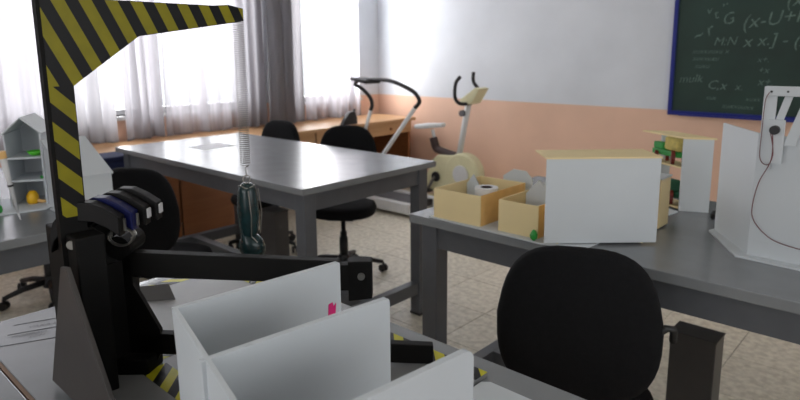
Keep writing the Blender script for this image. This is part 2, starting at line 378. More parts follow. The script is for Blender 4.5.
# ------------------------------------------------------------------ workbenches
TZ = .9
def bench(label, x0, x1, y0, y1, edge=None):
    L = x1-x0; D = y1-y0; t = thing('workbench', label, 'table', (x0, y0, 0))
    obj('tabletop', MB().box(0, L, 0, D, TZ-.032, TZ), M_top, t, bevel=.003)
    if edge: obj('edge_banding', MB().box(.004, L-.004, -.007, 0, TZ-.03, TZ-.001), M_edge, t, label='thin brown edge strip')
    i = .045; a = MB(); h0, h1 = TZ-.125, TZ-.032
    obj('apron', MB().box(i, L-i, i, i+.03, h0, h1), M_frame, t); obj('apron', MB().box(i, L-i, D-i-.03, D-i, h0, h1), M_frame, t)
    obj('apron', MB().box(i, i+.03, i+.03, D-i-.03, h0, h1), M_frame, t); obj('apron', MB().box(L-i-.03, L-i, i+.03, D-i-.03, h0, h1), M_frame, t)
    w = .07
    for lx in (i-.01, L-i-w+.01):
        for ly in (i-.01, D-i-w+.01):
            l = obj('leg', MB().box(lx, lx+w, ly, ly+w, .012, TZ-.032), M_frame, t, bevel=.003)
            obj('foot_cap', MB().box(lx-.002, lx+w+.002, ly-.002, ly+w+.002, 0, .014), M_plast, l)
        obj('end_stretcher', MB().box(lx+.01, lx+w-.01, i+w-.01, D-i-w+.01, .13, .2), M_frame, t, bevel=.002)
    obj('long_stretcher', MB().box(i+w-.02, L-i-w+.02, D/2-.03, D/2+.03, .13, .2), M_frame, t, bevel=.002)
    return t
def pedestal(label, x, y, h=.56):
    t = thing('metal_pedestal', label, 'pedestal', (x, y, .2), group='metal pedestals on the bench stretchers')
    obj('column', MB().box(-.075, .075, -.05, .05, 0, h-.2-.006), M_ped, t, bevel=.003)
    obj('top_cap', MB().box(-.078, .078, -.053, .053, h-.2-.006, h-.2), M_ped, t, bevel=.002)
bench('grey workbench in the middle with a bare shiny top, in front of the window desk', -4.1, -2.13, 1.67, 2.62)
bench('grey workbench at the right carrying the cream boxes and white foam screens', -1.49, .48, 1.67, 2.62)
bench('grey workbench at the far left edge carrying the foam houses', -4.24, -2.27, -.01, .94)
td = bench('grey workbench in the foreground under the striped crane', -1.57, .4, .29, .94, edge=True)
bench('grey workbench beyond the brown seam in the bottom left corner', -1.57, .4, -.67, .281)
pedestal('dark grey metal pedestal under the middle bench, behind the hanging weight', -3.02, 2.145, .565)
pedestal('dark grey metal pedestal beside the nearest black chair, under the right-hand bench', -.59, 2.185, .525)

# pencil writing on the foreground bench
base = MB()
for (a, b) in (((-1.52, .36), (-1.46, .52)), ((-1.475, .335), (-1.43, .45)), ((-1.43, .30), (-1.38, .41))):
    base.bar((*a, TZ+.0006), (*b, TZ+.0006), .0016, .0006)
obj('pencil_line', MB().add([(v[0]+1.57, v[1]-.29, v[2]) for v in base.v], base.f), M_ink, td)
for k, (tx, px, py, sz) in enumerate((('VAKA III', -1.478, .375, .017), ('MOMBAO', -1.452, .335, .015), ('SOM', -1.425, .36, .015))):
    obj('pencil_writing', text_mb(tx, sz, (px+1.57, py-.29, TZ+.0008), 1.22, 'xy', 0), M_ink, td)
tag(obj('paper_sheet', MB().box(-3.72, -3.52, 1.98, 2.22, TZ+.0003, TZ+.0013), M_paper, origin=(-3.62, 2.1, TZ)), 'sheet of white paper lying on the middle workbench', 'paper')

# ------------------------------------------------------------------ chairs
def superpoly(w, h, n=40, e=3.2, taper=.12):
    pts = []
    for i in range(n):
        a = 2*PI*i/n; c, s_ = math.cos(a), math.sin(a)
        x = (w/2)*math.copysign(abs(c)**(2/e), c); z = (h/2)*math.copysign(abs(s_)**(2/e), s_)
        x *= 1 - taper*max(0, z/(h/2))
        pts.append((x, z))
    return pts
def slab(w, h, t, cz, y, curve=.03, taper=.12, e=3.2, rim=.012):
    """padded panel: rings shrink towards both faces"""
    M = MB(); rings = []
    for sc, yy in ((.0, -t/2-.006), (.6, -t/2-.005), (1-2*rim/w, -t/2), (1-.6*rim/w, -t/2+.3*rim), (1, 0), (1-.6*rim/w, t/2-.3*rim), (1-2*rim/w, t/2), (.6, t/2+.002), (0, t/2+.002)):
        rings.append([(x*sc, y+yy+curve*(1-(2*x*sc/w)**2), cz+z*sc) for x, z in superpoly(w, h, taper=taper, e=e)])
    n = len(rings[0]); M.v = [p for r in rings for p in r]
    for i in range(len(rings)-1):
        for j in range(n): M.f.append((i*n+j, i*n+(j+1) % n, (i+1)*n+(j+1) % n, (i+1)*n+j))
    return M
def chair(label, x, y, rz, seatz=.49, bz=.815, bh=.43, bw=.43, mf=M_black, by=.2, group='black swivel chairs around the benches', spin=.3):
    t = thing('swivel_chair', label, 'chair', (x, y, 0), rz, group)
    # seat cushion (local: sitter looks to -y, backrest at +y)
    s_ = slab(.46, .44, .07, 0, 0, curve=0, taper=.06, e=2.7, rim=.03)
    obj('seat', MB().add([(v[0], v[2], seatz-.035+v[1]) for v in s_.v], s_.f), mf, t, smooth=True)
    obj('backrest', slab(bw, bh, .055, bz, by, curve=.02, taper=.17, e=3.3, rim=.02), mf, t, smooth=True)
    sp = MB().tube([(0, .02, seatz-.085), (0, .14, seatz-.09), (0, by-.01, seatz-.05), (0, by+.02, seatz+.02), (0, by+.022, bz-bh/2+.03)], .018, 8)
    obj('back_bracket', sp, M_plast, t, smooth=True)
    obj('seat_plate', MB().box(-.09, .09, -.1, .12, seatz-.1, seatz-.07), M_plast, t, bevel=.004)
    obj('lever', MB().tube([(-.08, 0, seatz-.095), (-.2, .01, seatz-.1), (-.25, .015, seatz-.105)], .006, 6), M_plast, t)
    obj('gas_lift', MB().lathe([(.03, .09), (.03, .26), (.024, .26), (.024, .3), (.016, .3), (.016, seatz-.1)], n=14), M_plast, t, smooth=True)
    obj('hub', MB().lathe([(.045, .07), (.05, .1), (.035, .14)], n=14), M_plast, t)
    for k in range(5):
        a = spin+2*PI*k/5; c, s2 = math.cos(a), math.sin(a)
        l = obj('base_leg', MB().tube([(.03*c, .03*s2, .105), (.16*c, .16*s2, .095), (.27*c, .27*s2, .068)], [.022, .018, .014], 8), M_plast, t, smooth=True)
        px, py = .27*c, .27*s2; b = a+.7
        ax = Vector((math.cos(b), math.sin(b), 0)); ca = MB()
        for sgn in (-1, 1):
            q = Vector((px, py, .026)) + ax*(.014*sgn)
            ca.tube([q-ax*.008, q+ax*.008], .026, 14)
        ca.tube([(px, py, .03), (px, py, .068)], .007, 8)
        obj('caster', ca, M_plast, l)
    return t
cn = chair('nearest black swivel chair, its rounded back filling the space between two benches', -.745, 1.575, PI+.42, seatz=.5, bz=.818, bh=.405, bw=.415, by=.2)
obj('adjuster_arm', MB().tube([(-.17, .22, .80), (-.21, .21, .83), (-.228, .2, .825), (-.23, .19, .79)], .01, 8), M_plast, cn, smooth=True)
chair('black swivel chair behind the middle bench, nearer the treadmill', -3.01, 2.70, .62, seatz=.5, bz=.815, bh=.38, bw=.42, spin=.25, by=.2)
chair('black swivel chair behind the middle bench, nearer the left end', -3.88, 2.66, .05, seatz=.44, bz=.80, bh=.38, bw=.45, by=.19)
chair('black swivel chair right behind the striped mast, before the middle bench', -3.06, 1.46, PI+.55, seatz=.45, bz=.74, bh=.44, bw=.44, by=.2, spin=.1)
chair('black chair at the left bench of which only casters show below the bench top', -4.10, 1.20, 2.6, seatz=.42, bz=.6, bh=.3, spin=.9)
t = thing('storage_bin', 'dark blue bin standing between the window desk and the middle bench', 'bin', (-4.25, 1.6, 0), world=True)
obj('body', MB().box(-4.37, -4.13, 1.55, 1.78, 0, .80), M_navy, t, bevel=.02); obj('lid', MB().box(-4.375, -4.125, 1.545, 1.785, .80, .83), M_navy, t, bevel=.008)

# ------------------------------------------------------------------ window desk
dk = thing('long_desk', 'long honey-coloured wooden desk with drawers under the curtained windows', 'desk', (-4.7, 3.3, 0), world=True)
obj('desktop', MB().box(-5.04, -4.42, 1.55, 5.08, .765, .8), M_wood, dk, bevel=.004)
for k in range(5):
    y0 = 1.62+k*.685; d = obj('drawer', MB().box(-4.47, -4.45, y0+.01, y0+.675, .64, .762), M_wood, dk, bevel=.003)
    obj('knob', MB().tube([(-4.45, y0+.34, .7), (-4.428, y0+.34, .7)], .012, 10), M_wood2, d)
for y in (1.6, 2.98, 4.0, 5.03): obj('side_panel', MB().box(-5.02, -4.48, y-.015, y+.015, .0, .765), M_wood2, dk)
obj('back_panel', MB().box(-5.03, -5.01, 1.6, 5.03, .1, .765), M_wood2, dk)
for k in range(2):
    y0 = 1.63+k*.67; obj('cupboard_door', MB().box(-4.485, -4.465, y0, y0+.655, .06, .635), M_wood2, dk, bevel=.003)
obj('drawer_box', MB().box(-5.0, -4.47, 1.61, 5.02, .645, .66), M_wood2, dk)
g = thing('handset', 'small black upright gadget standing on the window desk beside the treadmill post', 'gadget', (-4.48, 4.12, .8), world=True)
obj('body', MB().prism([(-4.50, 4.02, .80), (-4.50, 4.22, .80), (-4.50, 4.22, .86), (-4.50, 4.19, .93), (-4.50, 4.12, .92), (-4.50, 4.06, .86)], (.05, 0, 0)), M_plast, g, bevel=.006)
obj('knob', MB().tube([(-4.475, 4.19, .915), (-4.475, 4.21, .945)], .014, 8), M_plast, g)

# ------------------------------------------------------------------ treadmill
t = thing('treadmill', 'folding treadmill with curved black handrails and white posts near the window corner', 'treadmill', (-3.95, 4.25, 0), world=True)
obj('deck', MB().box(-4.36, -3.62, 4.10, 4.40, .06, .12), M_plast, t, bevel=.005)
obj('running_belt', MB().box(-4.34, -3.64, 4.13, 4.37, .12, .126), M_belt, t)
for y in (4.03, 4.40): obj('side_rail', MB().box(-4.38, -3.60, y, y+.07, .03, .135), M_white, t, bevel=.015)
obj('motor_cover', MB().prism([(-4.40, 4.10, .02), (-4.40, 4.10, .2), (-4.33, 4.10, .22), (-4.2, 4.10, .14), (-4.2, 4.10, .02)], (0, .3, 0)), M_white, t, bevel=.01)
obj('post', MB().tube([(-4.37, 4.08, .1), (-3.94, 4.08, .58), (-3.56, 4.08, 1.02)], .02, 10), M_white, t, smooth=True)
obj('post', MB().tube([(-4.39, 4.28, .1), (-4.405, 4.28, .73), (-4.32, 4.28, .94)], .018, 10), M_white, t, smooth=True)
def crv(pts, n=6):
    P = [Vector(p) for p in pts]; out = []
    for i in range(len(P)-1):
        a = P[max(i-1, 0)]; b = P[i]; c = P[i+1]; d = P[min(i+2, len(P)-1)]
        for k in range(n):
            u = k/n; out.append(.5*((2*b)+(-a+c)*u+(2*a-5*b+4*c-d)*u*u+(-a+3*b-3*c+d)*u**3))
    return out+[P[-1]]
obj('handrail', MB().tube(crv([(-3.56, 4.08, 1.02), (-3.51, 4.08, 1.07), (-3.53, 4.08, 1.12), (-3.6, 4.08, 1.17), (-3.8, 4.1, 1.23), (-4.0, 4.15, 1.25), (-4.30, 4.22, 1.24)]), .019, 10), M_rubber, t, smooth=True)
obj('handrail', MB().tube(crv([(-4.32, 4.28, .94), (-4.30, 4.28, 1.0), (-4.33, 4.28, 1.07), (-4.44, 4.28, 1.15), (-4.54, 4.28, 1.19), (-4.48, 4.26, 1.225)]), .019, 10), M_rubber, t, smooth=True)
c = obj('console', MB().prism([(-4.46, 4.14, 1.235), (-4.46, 4.14, 1.265), (-4.24, 4.14, 1.235), (-4.24, 4.14, 1.205)], (0, .2, 0)), M_plast, t, bevel=.006)
obj('display', MB().prism([(-4.43, 4.17, 1.2625), (-4.29, 4.17, 1.2435), (-4.29, 4.31, 1.2435), (-4.43, 4.31, 1.2625)], (0, 0, .002)), M_belt, c)

# ------------------------------------------------------------------ exercise bike
t = thing('exercise_bike', 'cream exercise bike with a black U-shaped handlebar against the pink wall', 'exercise bike', (-3.6, 4.7, 0), world=True)
BY = 4.7
def circ(cx, cz, r, n=32, a0=0, a1=2*PI): return [(cx+r*math.cos(a0+(a1-a0)*i/n), cz+r*math.sin(a0+(a1-a0)*i/n)) for i in range(n)]
obj('wheel_cover', MB().prism([(x, BY-.06, z) for x, z in circ(-3.47, .34, .205)], (0, .12, 0)), M_bike, t, bevel=.02)
obj('wheel_hub', MB().prism([(x, BY-.075, z) for x, z in circ(-3.47, .34, .09, 20)], (0, .02, 0)), M_white, t, bevel=.004)
obj('body_shell', MB().prism([(-3.52, BY-.05, .14), (-3.93, BY-.05, .12), (-3.95, BY-.05, .2), (-3.84, BY-.05, .44), (-3.77, BY-.05, .5), (-3.55, BY-.05, .52)], (0, .1, 0)), M_bike, t, bevel=.015)
obj('frame_tube', MB().tube([(-3.87, BY, .74), (-3.82, BY, .58)], .018, 10), M_white, t)
obj('seat_clamp', MB().tube(crv([(-3.86, BY, .66), (-3.82, BY, .56), (-3.74, BY, .53), (-3.56, BY, .50)]), .04, 8), M_brownpl, t, smooth=True)
obj('saddle', MB().prism([(-4.04, BY-.1, .745), (-4.02, BY+.1, .745), (-3.9, BY+.11, .75), (-3.8, BY+.05, .765), (-3.72, BY+.03, .775), (-3.72, BY-.03, .775), (-3.8, BY-.05, .765), (-3.9, BY-.11, .75)], (0, 0, .045)), M_white, t, bevel=.018)
obj('handlebar_post', MB().tube([(-3.54, BY, .48), (-3.48, BY, .78), (-3.43, BY, 1.02)], .03, 10), M_white, t, smooth=True)
obj('tension_knob', MB().tube([(-3.47, BY-.06, .93), (-3.47, BY-.01, .93)], .03, 12), M_belt, t)
obj('console', MB().prism([(-3.45, BY-.08, 1.0), (-3.48, BY-.08, 1.06), (-3.3, BY-.08, 1.18), (-3.25, BY-.08, 1.17), (-3.34, BY-.08, 1.03)], (0, .16, 0)), M_bike, t, bevel=.01)
obj('handlebar', MB().tube(crv([(-3.38, 4.5, 1.28), (-3.43, 4.5, 1.22), (-3.44, 4.5, 1.1), (-3.42, 4.53, 1.04), (-3.40, 4.6, 1.025), (-3.40, 4.7, 1.03), (-3.42, 4.8, 1.035), (-3.44, 4.86, 1.05), (-3.42, 4.9, 1.09), (-3.46, 4.9, 1.15), (-3.52, 4.9, 1.22), (-3.52, 4.9, 1.31)]), .017, 10), M_rubber, t, smooth=True)
cr_ = obj('crank', MB().bar((-3.78, BY-.08, .28), (-3.86, BY-.08, .15), .012, .025), M_steel, t)
obj('pedal', MB().box(-3.92, -3.80, BY-.16, BY-.08, .13, .155), M_rubber, cr_, bevel=.004)
cr_ = obj('crank', MB().bar((-3.78, BY+.08, .28), (-3.70, BY+.08, .40), .012, .025), M_steel, t)
obj('pedal', MB().box(-3.76, -3.64, BY+.08, BY+.16, .39, .415), M_rubber, cr_, bevel=.004)
obj('chain_wheel', MB().prism([(x, BY-.065, z) for x, z in circ(-3.78, .28, .05, 16)], (0, .012, 0)), M_rubber, t)
for x in (-3.9, -3.35): obj('floor_bar', MB().tube([(x, BY-.2, .03), (x, BY+.2, .03)], .03, 10), M_bike, t)
obj('lower_tube', MB().bar((-3.9, BY, .05), (-3.35, BY, .05), .05, .05), M_bike, t)

# ------------------------------------------------------------------ cream boxes and foam models on the right bench
def panel(M, a, b, z0, z1, th, side=1):
    """vertical board from plan point a to b"""
    a = Vector((*a, 0)); b = Vector((*b, 0)); n = (b-a).cross(Vector((0,0,1))).normalized()*th*side
    return M.prism([(a.x, a.y, z0), (b.x, b.y, z0), (b.x, b.y, z1), (a.x, a.y, z1)], n)
def tray(label, x0, x1, y0, y1, peak, ground=.005):
    z0 = TZ+ground; z1 = z0+.108; h = .004
    t = thing('cream_box', label, 'box', ((x0+x1)/2, (y0+y1)/2, z0), world=True, group='open cream boxes')
    obj('front_wall', MB().box(x0, x1, y0, y0+h, z0, z1), M_cream, t)
    obj('back_wall', MB().box(x0, x1, y1-h, y1, z0, z1), M_cream, t)
    obj('side_wall', MB().box(x0, x0+h, y0+h, y1-h, z0, z1), M_cream, t)
    obj('side_wall', MB().box(x1-h, x1, y0+h, y1-h, z0, z1), M_orange, t, label='orange-tinted side wall')
    obj('base', MB().box(x0+h, x1-h, y0+h, y1-h, z0, z0+.004), M_foam, t)
    obj('divider', MB().prism([(x, y1-.1, z) for x, z in peak], (0, .005, 0)), M_foam, t, label='white gabled divider')
    return t
# base sheet
pts = [(-1.39, 1.69), (-.93, 1.665), (-.78, 1.70), (-.60, 1.90), (-.62, 2.33), (-.95, 2.55), (-1.39, 2.3)]
tag(obj('foam_sheet', MB().prism([(x, y, TZ+.0003) for x, y in [(-1.40, 1.68), (-.93, 1.66), (-.80, 1.70), (-.765, 2.17), (-.735, 2.345), (-.93, 2.45), (-1.40, 2.3)]], (0, 0, .0045)), M_foam, origin=(-1.1, 2, TZ)),
    'thin white foam sheet under the cream boxes on the right bench', 'foam board')
z1 = TZ+.113
tray('open cream box nearest the bench corner, tape roll inside', -1.381, -1.175, 1.686, 1.98, [(-1.375, z1-.1), (-1.375, z1-.012), (-1.345, z1+.026), (-1.32, z1-.01), (-1.32, z1-.1)])
tray('open cream box between the corner box and the large white-sided box', -1.105, -.955, 1.692, 1.95, [(-1.095, z1-.1), (-1.095, z1-.005), (-1.045, z1+.05), (-.985, z1-.012), (-.985, z1-.1)])
# loose gabled pieces rising behind
def gable(label, pts, y, z=TZ+.005):
    t = obj('gabled_card', MB().prism([(x, y, zz) for x, zz in pts], (.0, .005, 0)), M_foam, origin=(pts[0][0], y, z)); tag(t, label, 'foam board', 'gabled white foam cards'); return t
gable('white gabled foam card standing right behind the tape roll', [(-1.30, TZ+.005), (-1.30, TZ+.12), (-1.255, TZ+.15), (-1.20, TZ+.148), (-1.17, TZ+.12), (-1.17, TZ+.005)], 2.02)
gable('white gabled foam card behind the middle cream box, left of the cream tub', [(-1.15, TZ+.005), (-1.15, TZ+.10), (-1.1, TZ+.12), (-1.03, TZ+.10), (-1.03, TZ+.005)], 2.05)
t = thing('cream_box', 'small closed cream box half hidden behind the large white-sided box, left', 'box', (-1.12, 2.28, TZ+.005), world=True, group='closed cream boxes')
obj('body', MB().box(-1.20, -1.02, 2.2, 2.36, TZ+.005, TZ+.12), M_cream, t, bevel=.002); obj('lid', MB().box(-1.205, -1.015, 2.195, 2.365, TZ+.12, TZ+.126), M_foam, t)
t = thing('tape_roll', 'roll of white tape lying in the nearest cream box', 'tape roll', (-1.20, 1.83, TZ+.09), world=True)
for nm, r0, r1, mm in (('tape', .022, .042, M_white), ('core', .018, .022, M_brownpl)):
    M = MB(); n = 24; vs = []
    for r, z in ((r0, .985), (r1, .985), (r1, 1.022), (r0, 1.022)): vs += [(-1.222+r*math.cos(2*PI*i/n), 1.79+r*math.sin(2*PI*i/n), z) for i in range(n)]
    M.add(vs, [(a*n+i, a*n+(i+1) % n, ((a+1) % 4)*n+(i+1) % n, ((a+1) % 4)*n+i) for a in range(4) for i in range(n)])
    obj(nm, M, mm, t, smooth=False)
tag(obj('cardboard_block', MB().box(-1.26, -1.185, 1.75, 1.83, TZ+.0093, .985), M_foam, origin=(-1.22, 1.79, TZ+.005)), 'white block inside the nearest cream box holding up the tape roll', 'block')
# large box turned to the camera
u = Vector((.733, .680, 0)); nrm = Vector((-.680, .733, 0)); A = Vector((-.912, 1.658, 0))
def loc(a, b, z): p = A + u*a + nrm*b; return (p.x, p.y, z)
t = thing('foam_display_box', 'large box with a plain white side and cream top behind the nearest chair', 'box', (-.8, 1.8, TZ+.005), world=True)
zb, zt = TZ+.004, 1.176; LW = .352; DP = .15
def lbox(M, a0, a1, b0, b1, z0, z1): return M.prism([loc(a0, b0, z0), loc(a1, b0, z0), loc(a1, b1, z0), loc(a0, b1, z0)], (0, 0, z1-z0))
obj('front_panel', lbox(MB(), 0, LW, 0, .005, zb+.004, zt), M_foam, t, label='plain white side panel')
obj('roof_panel', lbox(MB(), -.002, LW+.002, -.003, DP, zt, zt+.005), M_cream, t)
obj('side_panel', lbox(MB(), .04, .045, .005, DP-.005, zb, zt), M_cream, t); obj('side_panel', lbox(MB(), LW-.045, LW-.04, .005, DP-.005, zb, zt), M_cream, t)
obj('back_panel', lbox(MB(), .045, LW-.045, DP-.005, DP, zb, zt), M_cream, t)
obj('shelf', lbox(MB(), .045, LW-.045, .005, DP-.005, 1.04, 1.045), M_cream, t)
# green scrap beside
tag(obj('toy_plant', MB().lathe([(.004, 0), (.011, .008), (.013, .02), (.006, .033), (.002, .036)], (-.955, 1.668, TZ+.006), 8), M_green, origin=(-.955, 1.668, TZ+.005)), 'tiny green toy plant at the foot of the large white-sided box', 'toy')
# low cream box between
t = thing('cream_box', 'upright cream box squeezed between the white-sided box and the toy shelf', 'box', (-.73, 2.12, TZ+.005), world=True, group='closed cream boxes')
obj('body', MB().box(-.80, -.705, 2.06, 2.15, TZ+.005, 1.075), M_cream, t, bevel=.002); obj('lid', MB().box(-.803, -.702, 2.057, 2.153, 1.075, 1.08), M_foam, t)
# shelf box with toys
A = Vector((-.740, 2.371, 0)); u = Vector((.913, .408, 0)); nrm = Vector((-.85, .527, 0)).normalized()
t = thing('toy_shelf', 'tall open foam shelf with cream boards holding toy tractors, below the chalkboard', 'shelf', (-.8, 2.45, TZ), world=True)
LW = .101; DP = .23
obj('side_panel', lbox(MB(), 0, LW, 0, .006, TZ+.0003, 1.176), M_foam, t, label='plain white side panel')
obj('side_panel', lbox(MB(), LW-.035, LW, DP-.006, DP, TZ+.0003, 1.176), M_foam, t)
obj('top_board', lbox(MB(), -.004, LW+.006, -.004, DP+.002, 1.176, 1.182), M_cream, t)
obj('shelf_board', lbox(MB(), 0, LW, .006, DP-.006, 1.062, 1.068), M_cream, t)
obj('shelf_board', lbox(MB(), 0, LW, .006, DP-.006, TZ+.006, TZ+.012), M_cream, t)
def toy(label, b, z, load):
    p = A + u*.035 + nrm*b
    t = thing('toy_tractor', label, 'toy', (p.x, p.y, z), world=True, group='toy tractors on the foam shelf')
    K = 1.35
    def tb(M, a0, a1, b0, b1, z0, z1): return lbox(M, .035+a0, .035+a1, b+b0*K, b+b1*K, z+z0*K, z+z1*K)
    obj('chassis', tb(MB(), -.02, .02, -.05, .055, .02, .036), M_green if load else M_dgreen, t, bevel=.003)
    obj('hood', tb(MB(), -.016, .016, .015, .055, .036, .056), M_green if load else M_dgreen, t, bevel=.004)
    if load: obj('straw_load', tb(MB(), -.018, .018, -.05, .008, .036, .078), M_straw, t, bevel=.01)
    else: obj('cab', tb(MB(), -.015, .015, -.03, .0, .036, .07), M_dgreen, t, bevel=.004)
    for bb, rr in ((-.047, .027), (.047, .021)):
        for s2 in (-1, 1):
            q = A + u*(.035+s2*.02) + nrm*(b+bb); q.z = z+rr
            obj('wheel', MB().tube([q-u*.006, q+u*.006], rr, 14), M_red, t)
toy('green toy tractor carrying a straw load on the upper foam shelf', .125, 1.068, True)
toy('dark green toy tractor with red wheels on the lower foam shelf', .12, TZ+.012, False)
tag(obj('black_knob', MB().lathe([(.008, 0), (.014, .006), (.015, .02), (.009, .03), (.003, .033)], (-.605, 2.33, TZ+.0005), 12), M_plast, origin=(-.605, 2.33, TZ)), 'small black knob on the bench between the toy shelf and the white screen', 'knob')
# folded screen
t = thing('foam_screen', 'tall folded screen of white foam board standing at the right edge', 'foam board', (-.42, 2.0, TZ), world=True)
P0, P1, P2 = (-.562, 2.175), (-.413, 1.962), (.02, 1.935)
obj('side_leaf', panel(MB(), P0, P1, TZ+.006, 1.266, .006, -1), M_foam, t); obj('main_leaf', panel(MB(), P1, P2, TZ+.006, 1.263, .006, -1), M_foam, t)
obj('base_sheet', MB().prism([(-.573, 2.155, TZ+.0003), (-.437, 1.930, TZ+.0003), (.02, 1.895, TZ+.0003), (.02, 2.25, TZ+.0003), (-.55, 2.25, TZ+.0003)], (0, 0, .0055)), M_foam, t)
# A-frame mechanism in front
t = thing('foam_linkage_stand', 'white foam post with slanted struts and a black knob before the right-hand screen', 'model', (-.35, 1.94, 1.17), world=True)
yy = 1.946; 
obj('post', MB().box(-.404, -.372, yy-.008, yy, 1.17, 1.40), M_foam, t)
obj('top_bar', MB().box(-.400, -.20, yy-.018, yy-.008, 1.375, 1.402), M_foam, t, bevel=.002)
obj('strut', MB().prism([(-.352, yy-.006, 1.38), (-.333, yy-.006, 1.38), (-.362, yy-.006, 1.27), (-.381, yy-.006, 1.27)], (0, .006, 0)), M_foam, t)
obj('strut', MB().prism([(-.306, yy-.006, 1.38), (-.278, yy-.006, 1.38), (-.318, yy-.006, 1.24), (-.346, yy-.006, 1.24)], (0, .006, 0)), M_foam, t)
obj('strut', MB().prism([(-.236, yy-.006, 1.38), (-.21, yy-.006, 1.38), (-.24, yy-.006, 1.2), (-.27, yy-.006, 1.2)], (0, .006, 0)), M_foam, t)
obj('mounting_plate', MB().box(-.385, -.345, yy-.02, yy-.008, 1.19, 1.31), M_foam, t)
obj('black_knob', MB().tube([(-.366, yy-.034, 1.283), (-.366, yy-.02, 1.283)], .0125, 16), M_plast, t)
obj('screw', MB().tube([(-.384, yy-.021, 1.387), (-.384, yy-.017, 1.387)], .003, 8), M_plast, t); obj('screw', MB().tube([(-.345, yy-.021, 1.388), (-.345, yy-.017, 1.388)], .003, 8), M_plast, t)
t2 = obj('wire', MB().tube(crv([(-.378, yy-.026, 1.285), (-.364, yy-.03, 1.22), (-.375, yy-.024, 1.185), (-.398, yy-.014, 1.2), (-.398, yy-.02, 1.28), (-.396, yy-.024, 1.36), (-.388, yy-.024, 1.385)]), .0011, 6), M_wire, origin=(-.38, yy, 1.3))
tag(t2, 'thin red-brown wire looped over the white foam post', 'wire', 'red wires at the foam post')
t2 = obj('wire', MB().tube(crv([(-.37, yy-.026, 1.27), (-.368, yy-.024, 1.2), (-.395, yy-.012, 1.13), (-.406, 1.937, 1.06), (-.40, 1.936, 1.02), (-.37, 1.934, .985), (-.33, 1.932, .965), (-.25, 1.93, .955), (-.15, 1.925, .95)]), .0014, 6), M_wire, origin=(-.38, yy, 1.2))
tag(t2, 'red-brown wire trailing down across the right-hand white screen', 'wire', 'red wires at the foam post')

# ------------------------------------------------------------------ foam houses on the left bench
t = thing('foam_house', 'white foam gabled shelf house with green and yellow toys, left edge', 'model house', (-2.8, .78, TZ), world=True)
A = Vector((-2.760, .697, 0)); u = Vector((.5474, .8369, 0)); nrm = Vector((-.8369, .5474, 0)); LW = .132; DP = .19
ze, za = 1.195, 1.257; hm = LW/2
obj('side_panel', lbox(MB(), 0, .005, 0, DP, TZ+.006, ze), M_foam, t); obj('side_panel', lbox(MB(), LW-.005, LW, 0, DP, TZ+.006, ze), M_foam, t)
obj('back_panel', MB().prism([loc(.005, DP-.005, TZ+.006), loc(LW-.005, DP-.005, TZ+.006), loc(LW-.002, DP-.005, ze), loc(hm, DP-.005, za+.001), loc(.002, DP-.005, ze)], tuple(nrm*.005)), M_foam, t)
obj('roof_panel', MB().prism([loc(-.004, -.003, ze-.003), loc(hm, -.003, za), loc(hm, -.003, za+.006), loc(-.008, -.003, ze+.002)], tuple(nrm*(DP+.005))), M_foam, t)
obj('roof_panel', MB().prism([loc(LW+.004, -.003, ze-.003), loc(hm, -.003, za), loc(hm, -.003, za+.006), loc(LW+.008, -.003, ze+.002)], tuple(nrm*(DP+.005))), M_foam, t)
for z in (1.102, 1.01): obj('shelf', lbox(MB(), .005, LW-.005, 0, DP-.005, z-.007, z), M_foam, t)
obj('base_sheet', MB().prism([(-2.94, .62, TZ+.0003), (-2.66, .57, TZ+.0003), (-2.62, .78, TZ+.0003), (-2.70, .93, TZ+.0003), (-2.92, .93, TZ+.0003)], (0, 0, .0055)), M_foam, t)
def hp(a, b, z): return loc(a, b, z)
p = hp(.095, .05, 1.1023); t = thing('toy_cup', 'lime green toy dish on the upper shelf of the left foam house', 'toy', p, world=True)
obj('bowl', MB().lathe([(.014, 0), (.024, .005), (.032, .018), (.03, .018), (.022, .007), (.01, .004)], p, 20), M_lime, t, smooth=True)
p = hp(.118, .02, 1.0103); tag(obj('toy_block', MB().lathe([(.007, 0), (.008, .008), (.005, .012)], p, 10), M_green, origin=p), 'tiny green toy at the right of the middle shelf in the left foam house', 'toy')
p = hp(.07, .035, TZ+.0063); t = thing('toy_jug', 'yellow toy jug on the bottom shelf of the left foam house', 'toy', p, world=True)
obj('body', MB().lathe([(.018, 0), (.023, .01), (.022, .035), (.014, .048), (.01, .052)], p, 18), M_yel, t, smooth=True)
obj('spout', MB().tube([hp(.09, .03, TZ+.018), hp(.105, .028, TZ+.014), hp(.122, .026, TZ+.015)], [.008, .006, .007], 10), M_orange, t, smooth=True)
t = thing('foam_house', 'plain white foam house with a sloping roof right behind the striped mast', 'model house', (-2.6, .85, TZ), world=True)
fx = -2.40; fb = .24; ha, hb = .80, .955
pr = [(fx, TZ+.006), (fx, 1.05), (fx-fb, 1.165), (fx-fb, TZ+.006)]
obj('end_wall', MB().prism([(x, ha, z) for x, z in pr], (0, .006, 0)), M_foam, t); obj('end_wall', MB().prism([(x, hb-.006, z) for x, z in pr], (0, .006, 0)), M_foam, t)
obj('front_wall', MB().box(fx-.005, fx, ha+.006, hb-.006, TZ+.006, 1.048), M_foam, t); obj('rear_wall', MB().box(fx-fb, fx-fb+.005, ha+.006, hb-.006, TZ+.006, 1.16), M_foam, t)
obj('roof', MB().prism([(fx+.006, ha-.005, 1.048), (fx-fb-.004, ha-.005, 1.168), (fx-fb-.004, ha-.005, 1.174), (fx+.006, ha-.005, 1.054)], (0, .165, 0)), M_foam, t, label='sloping white roof board')
obj('base_sheet', MB().box(fx-fb+.03, fx+.015, ha-.01, hb+.01, TZ+.0003, TZ+.0058), M_foam, t)
t = thing('syringe', 'slim white syringe-like rod with a dark ring leaning at the left edge', 'syringe', (-2.5, .63, .95), world=True)
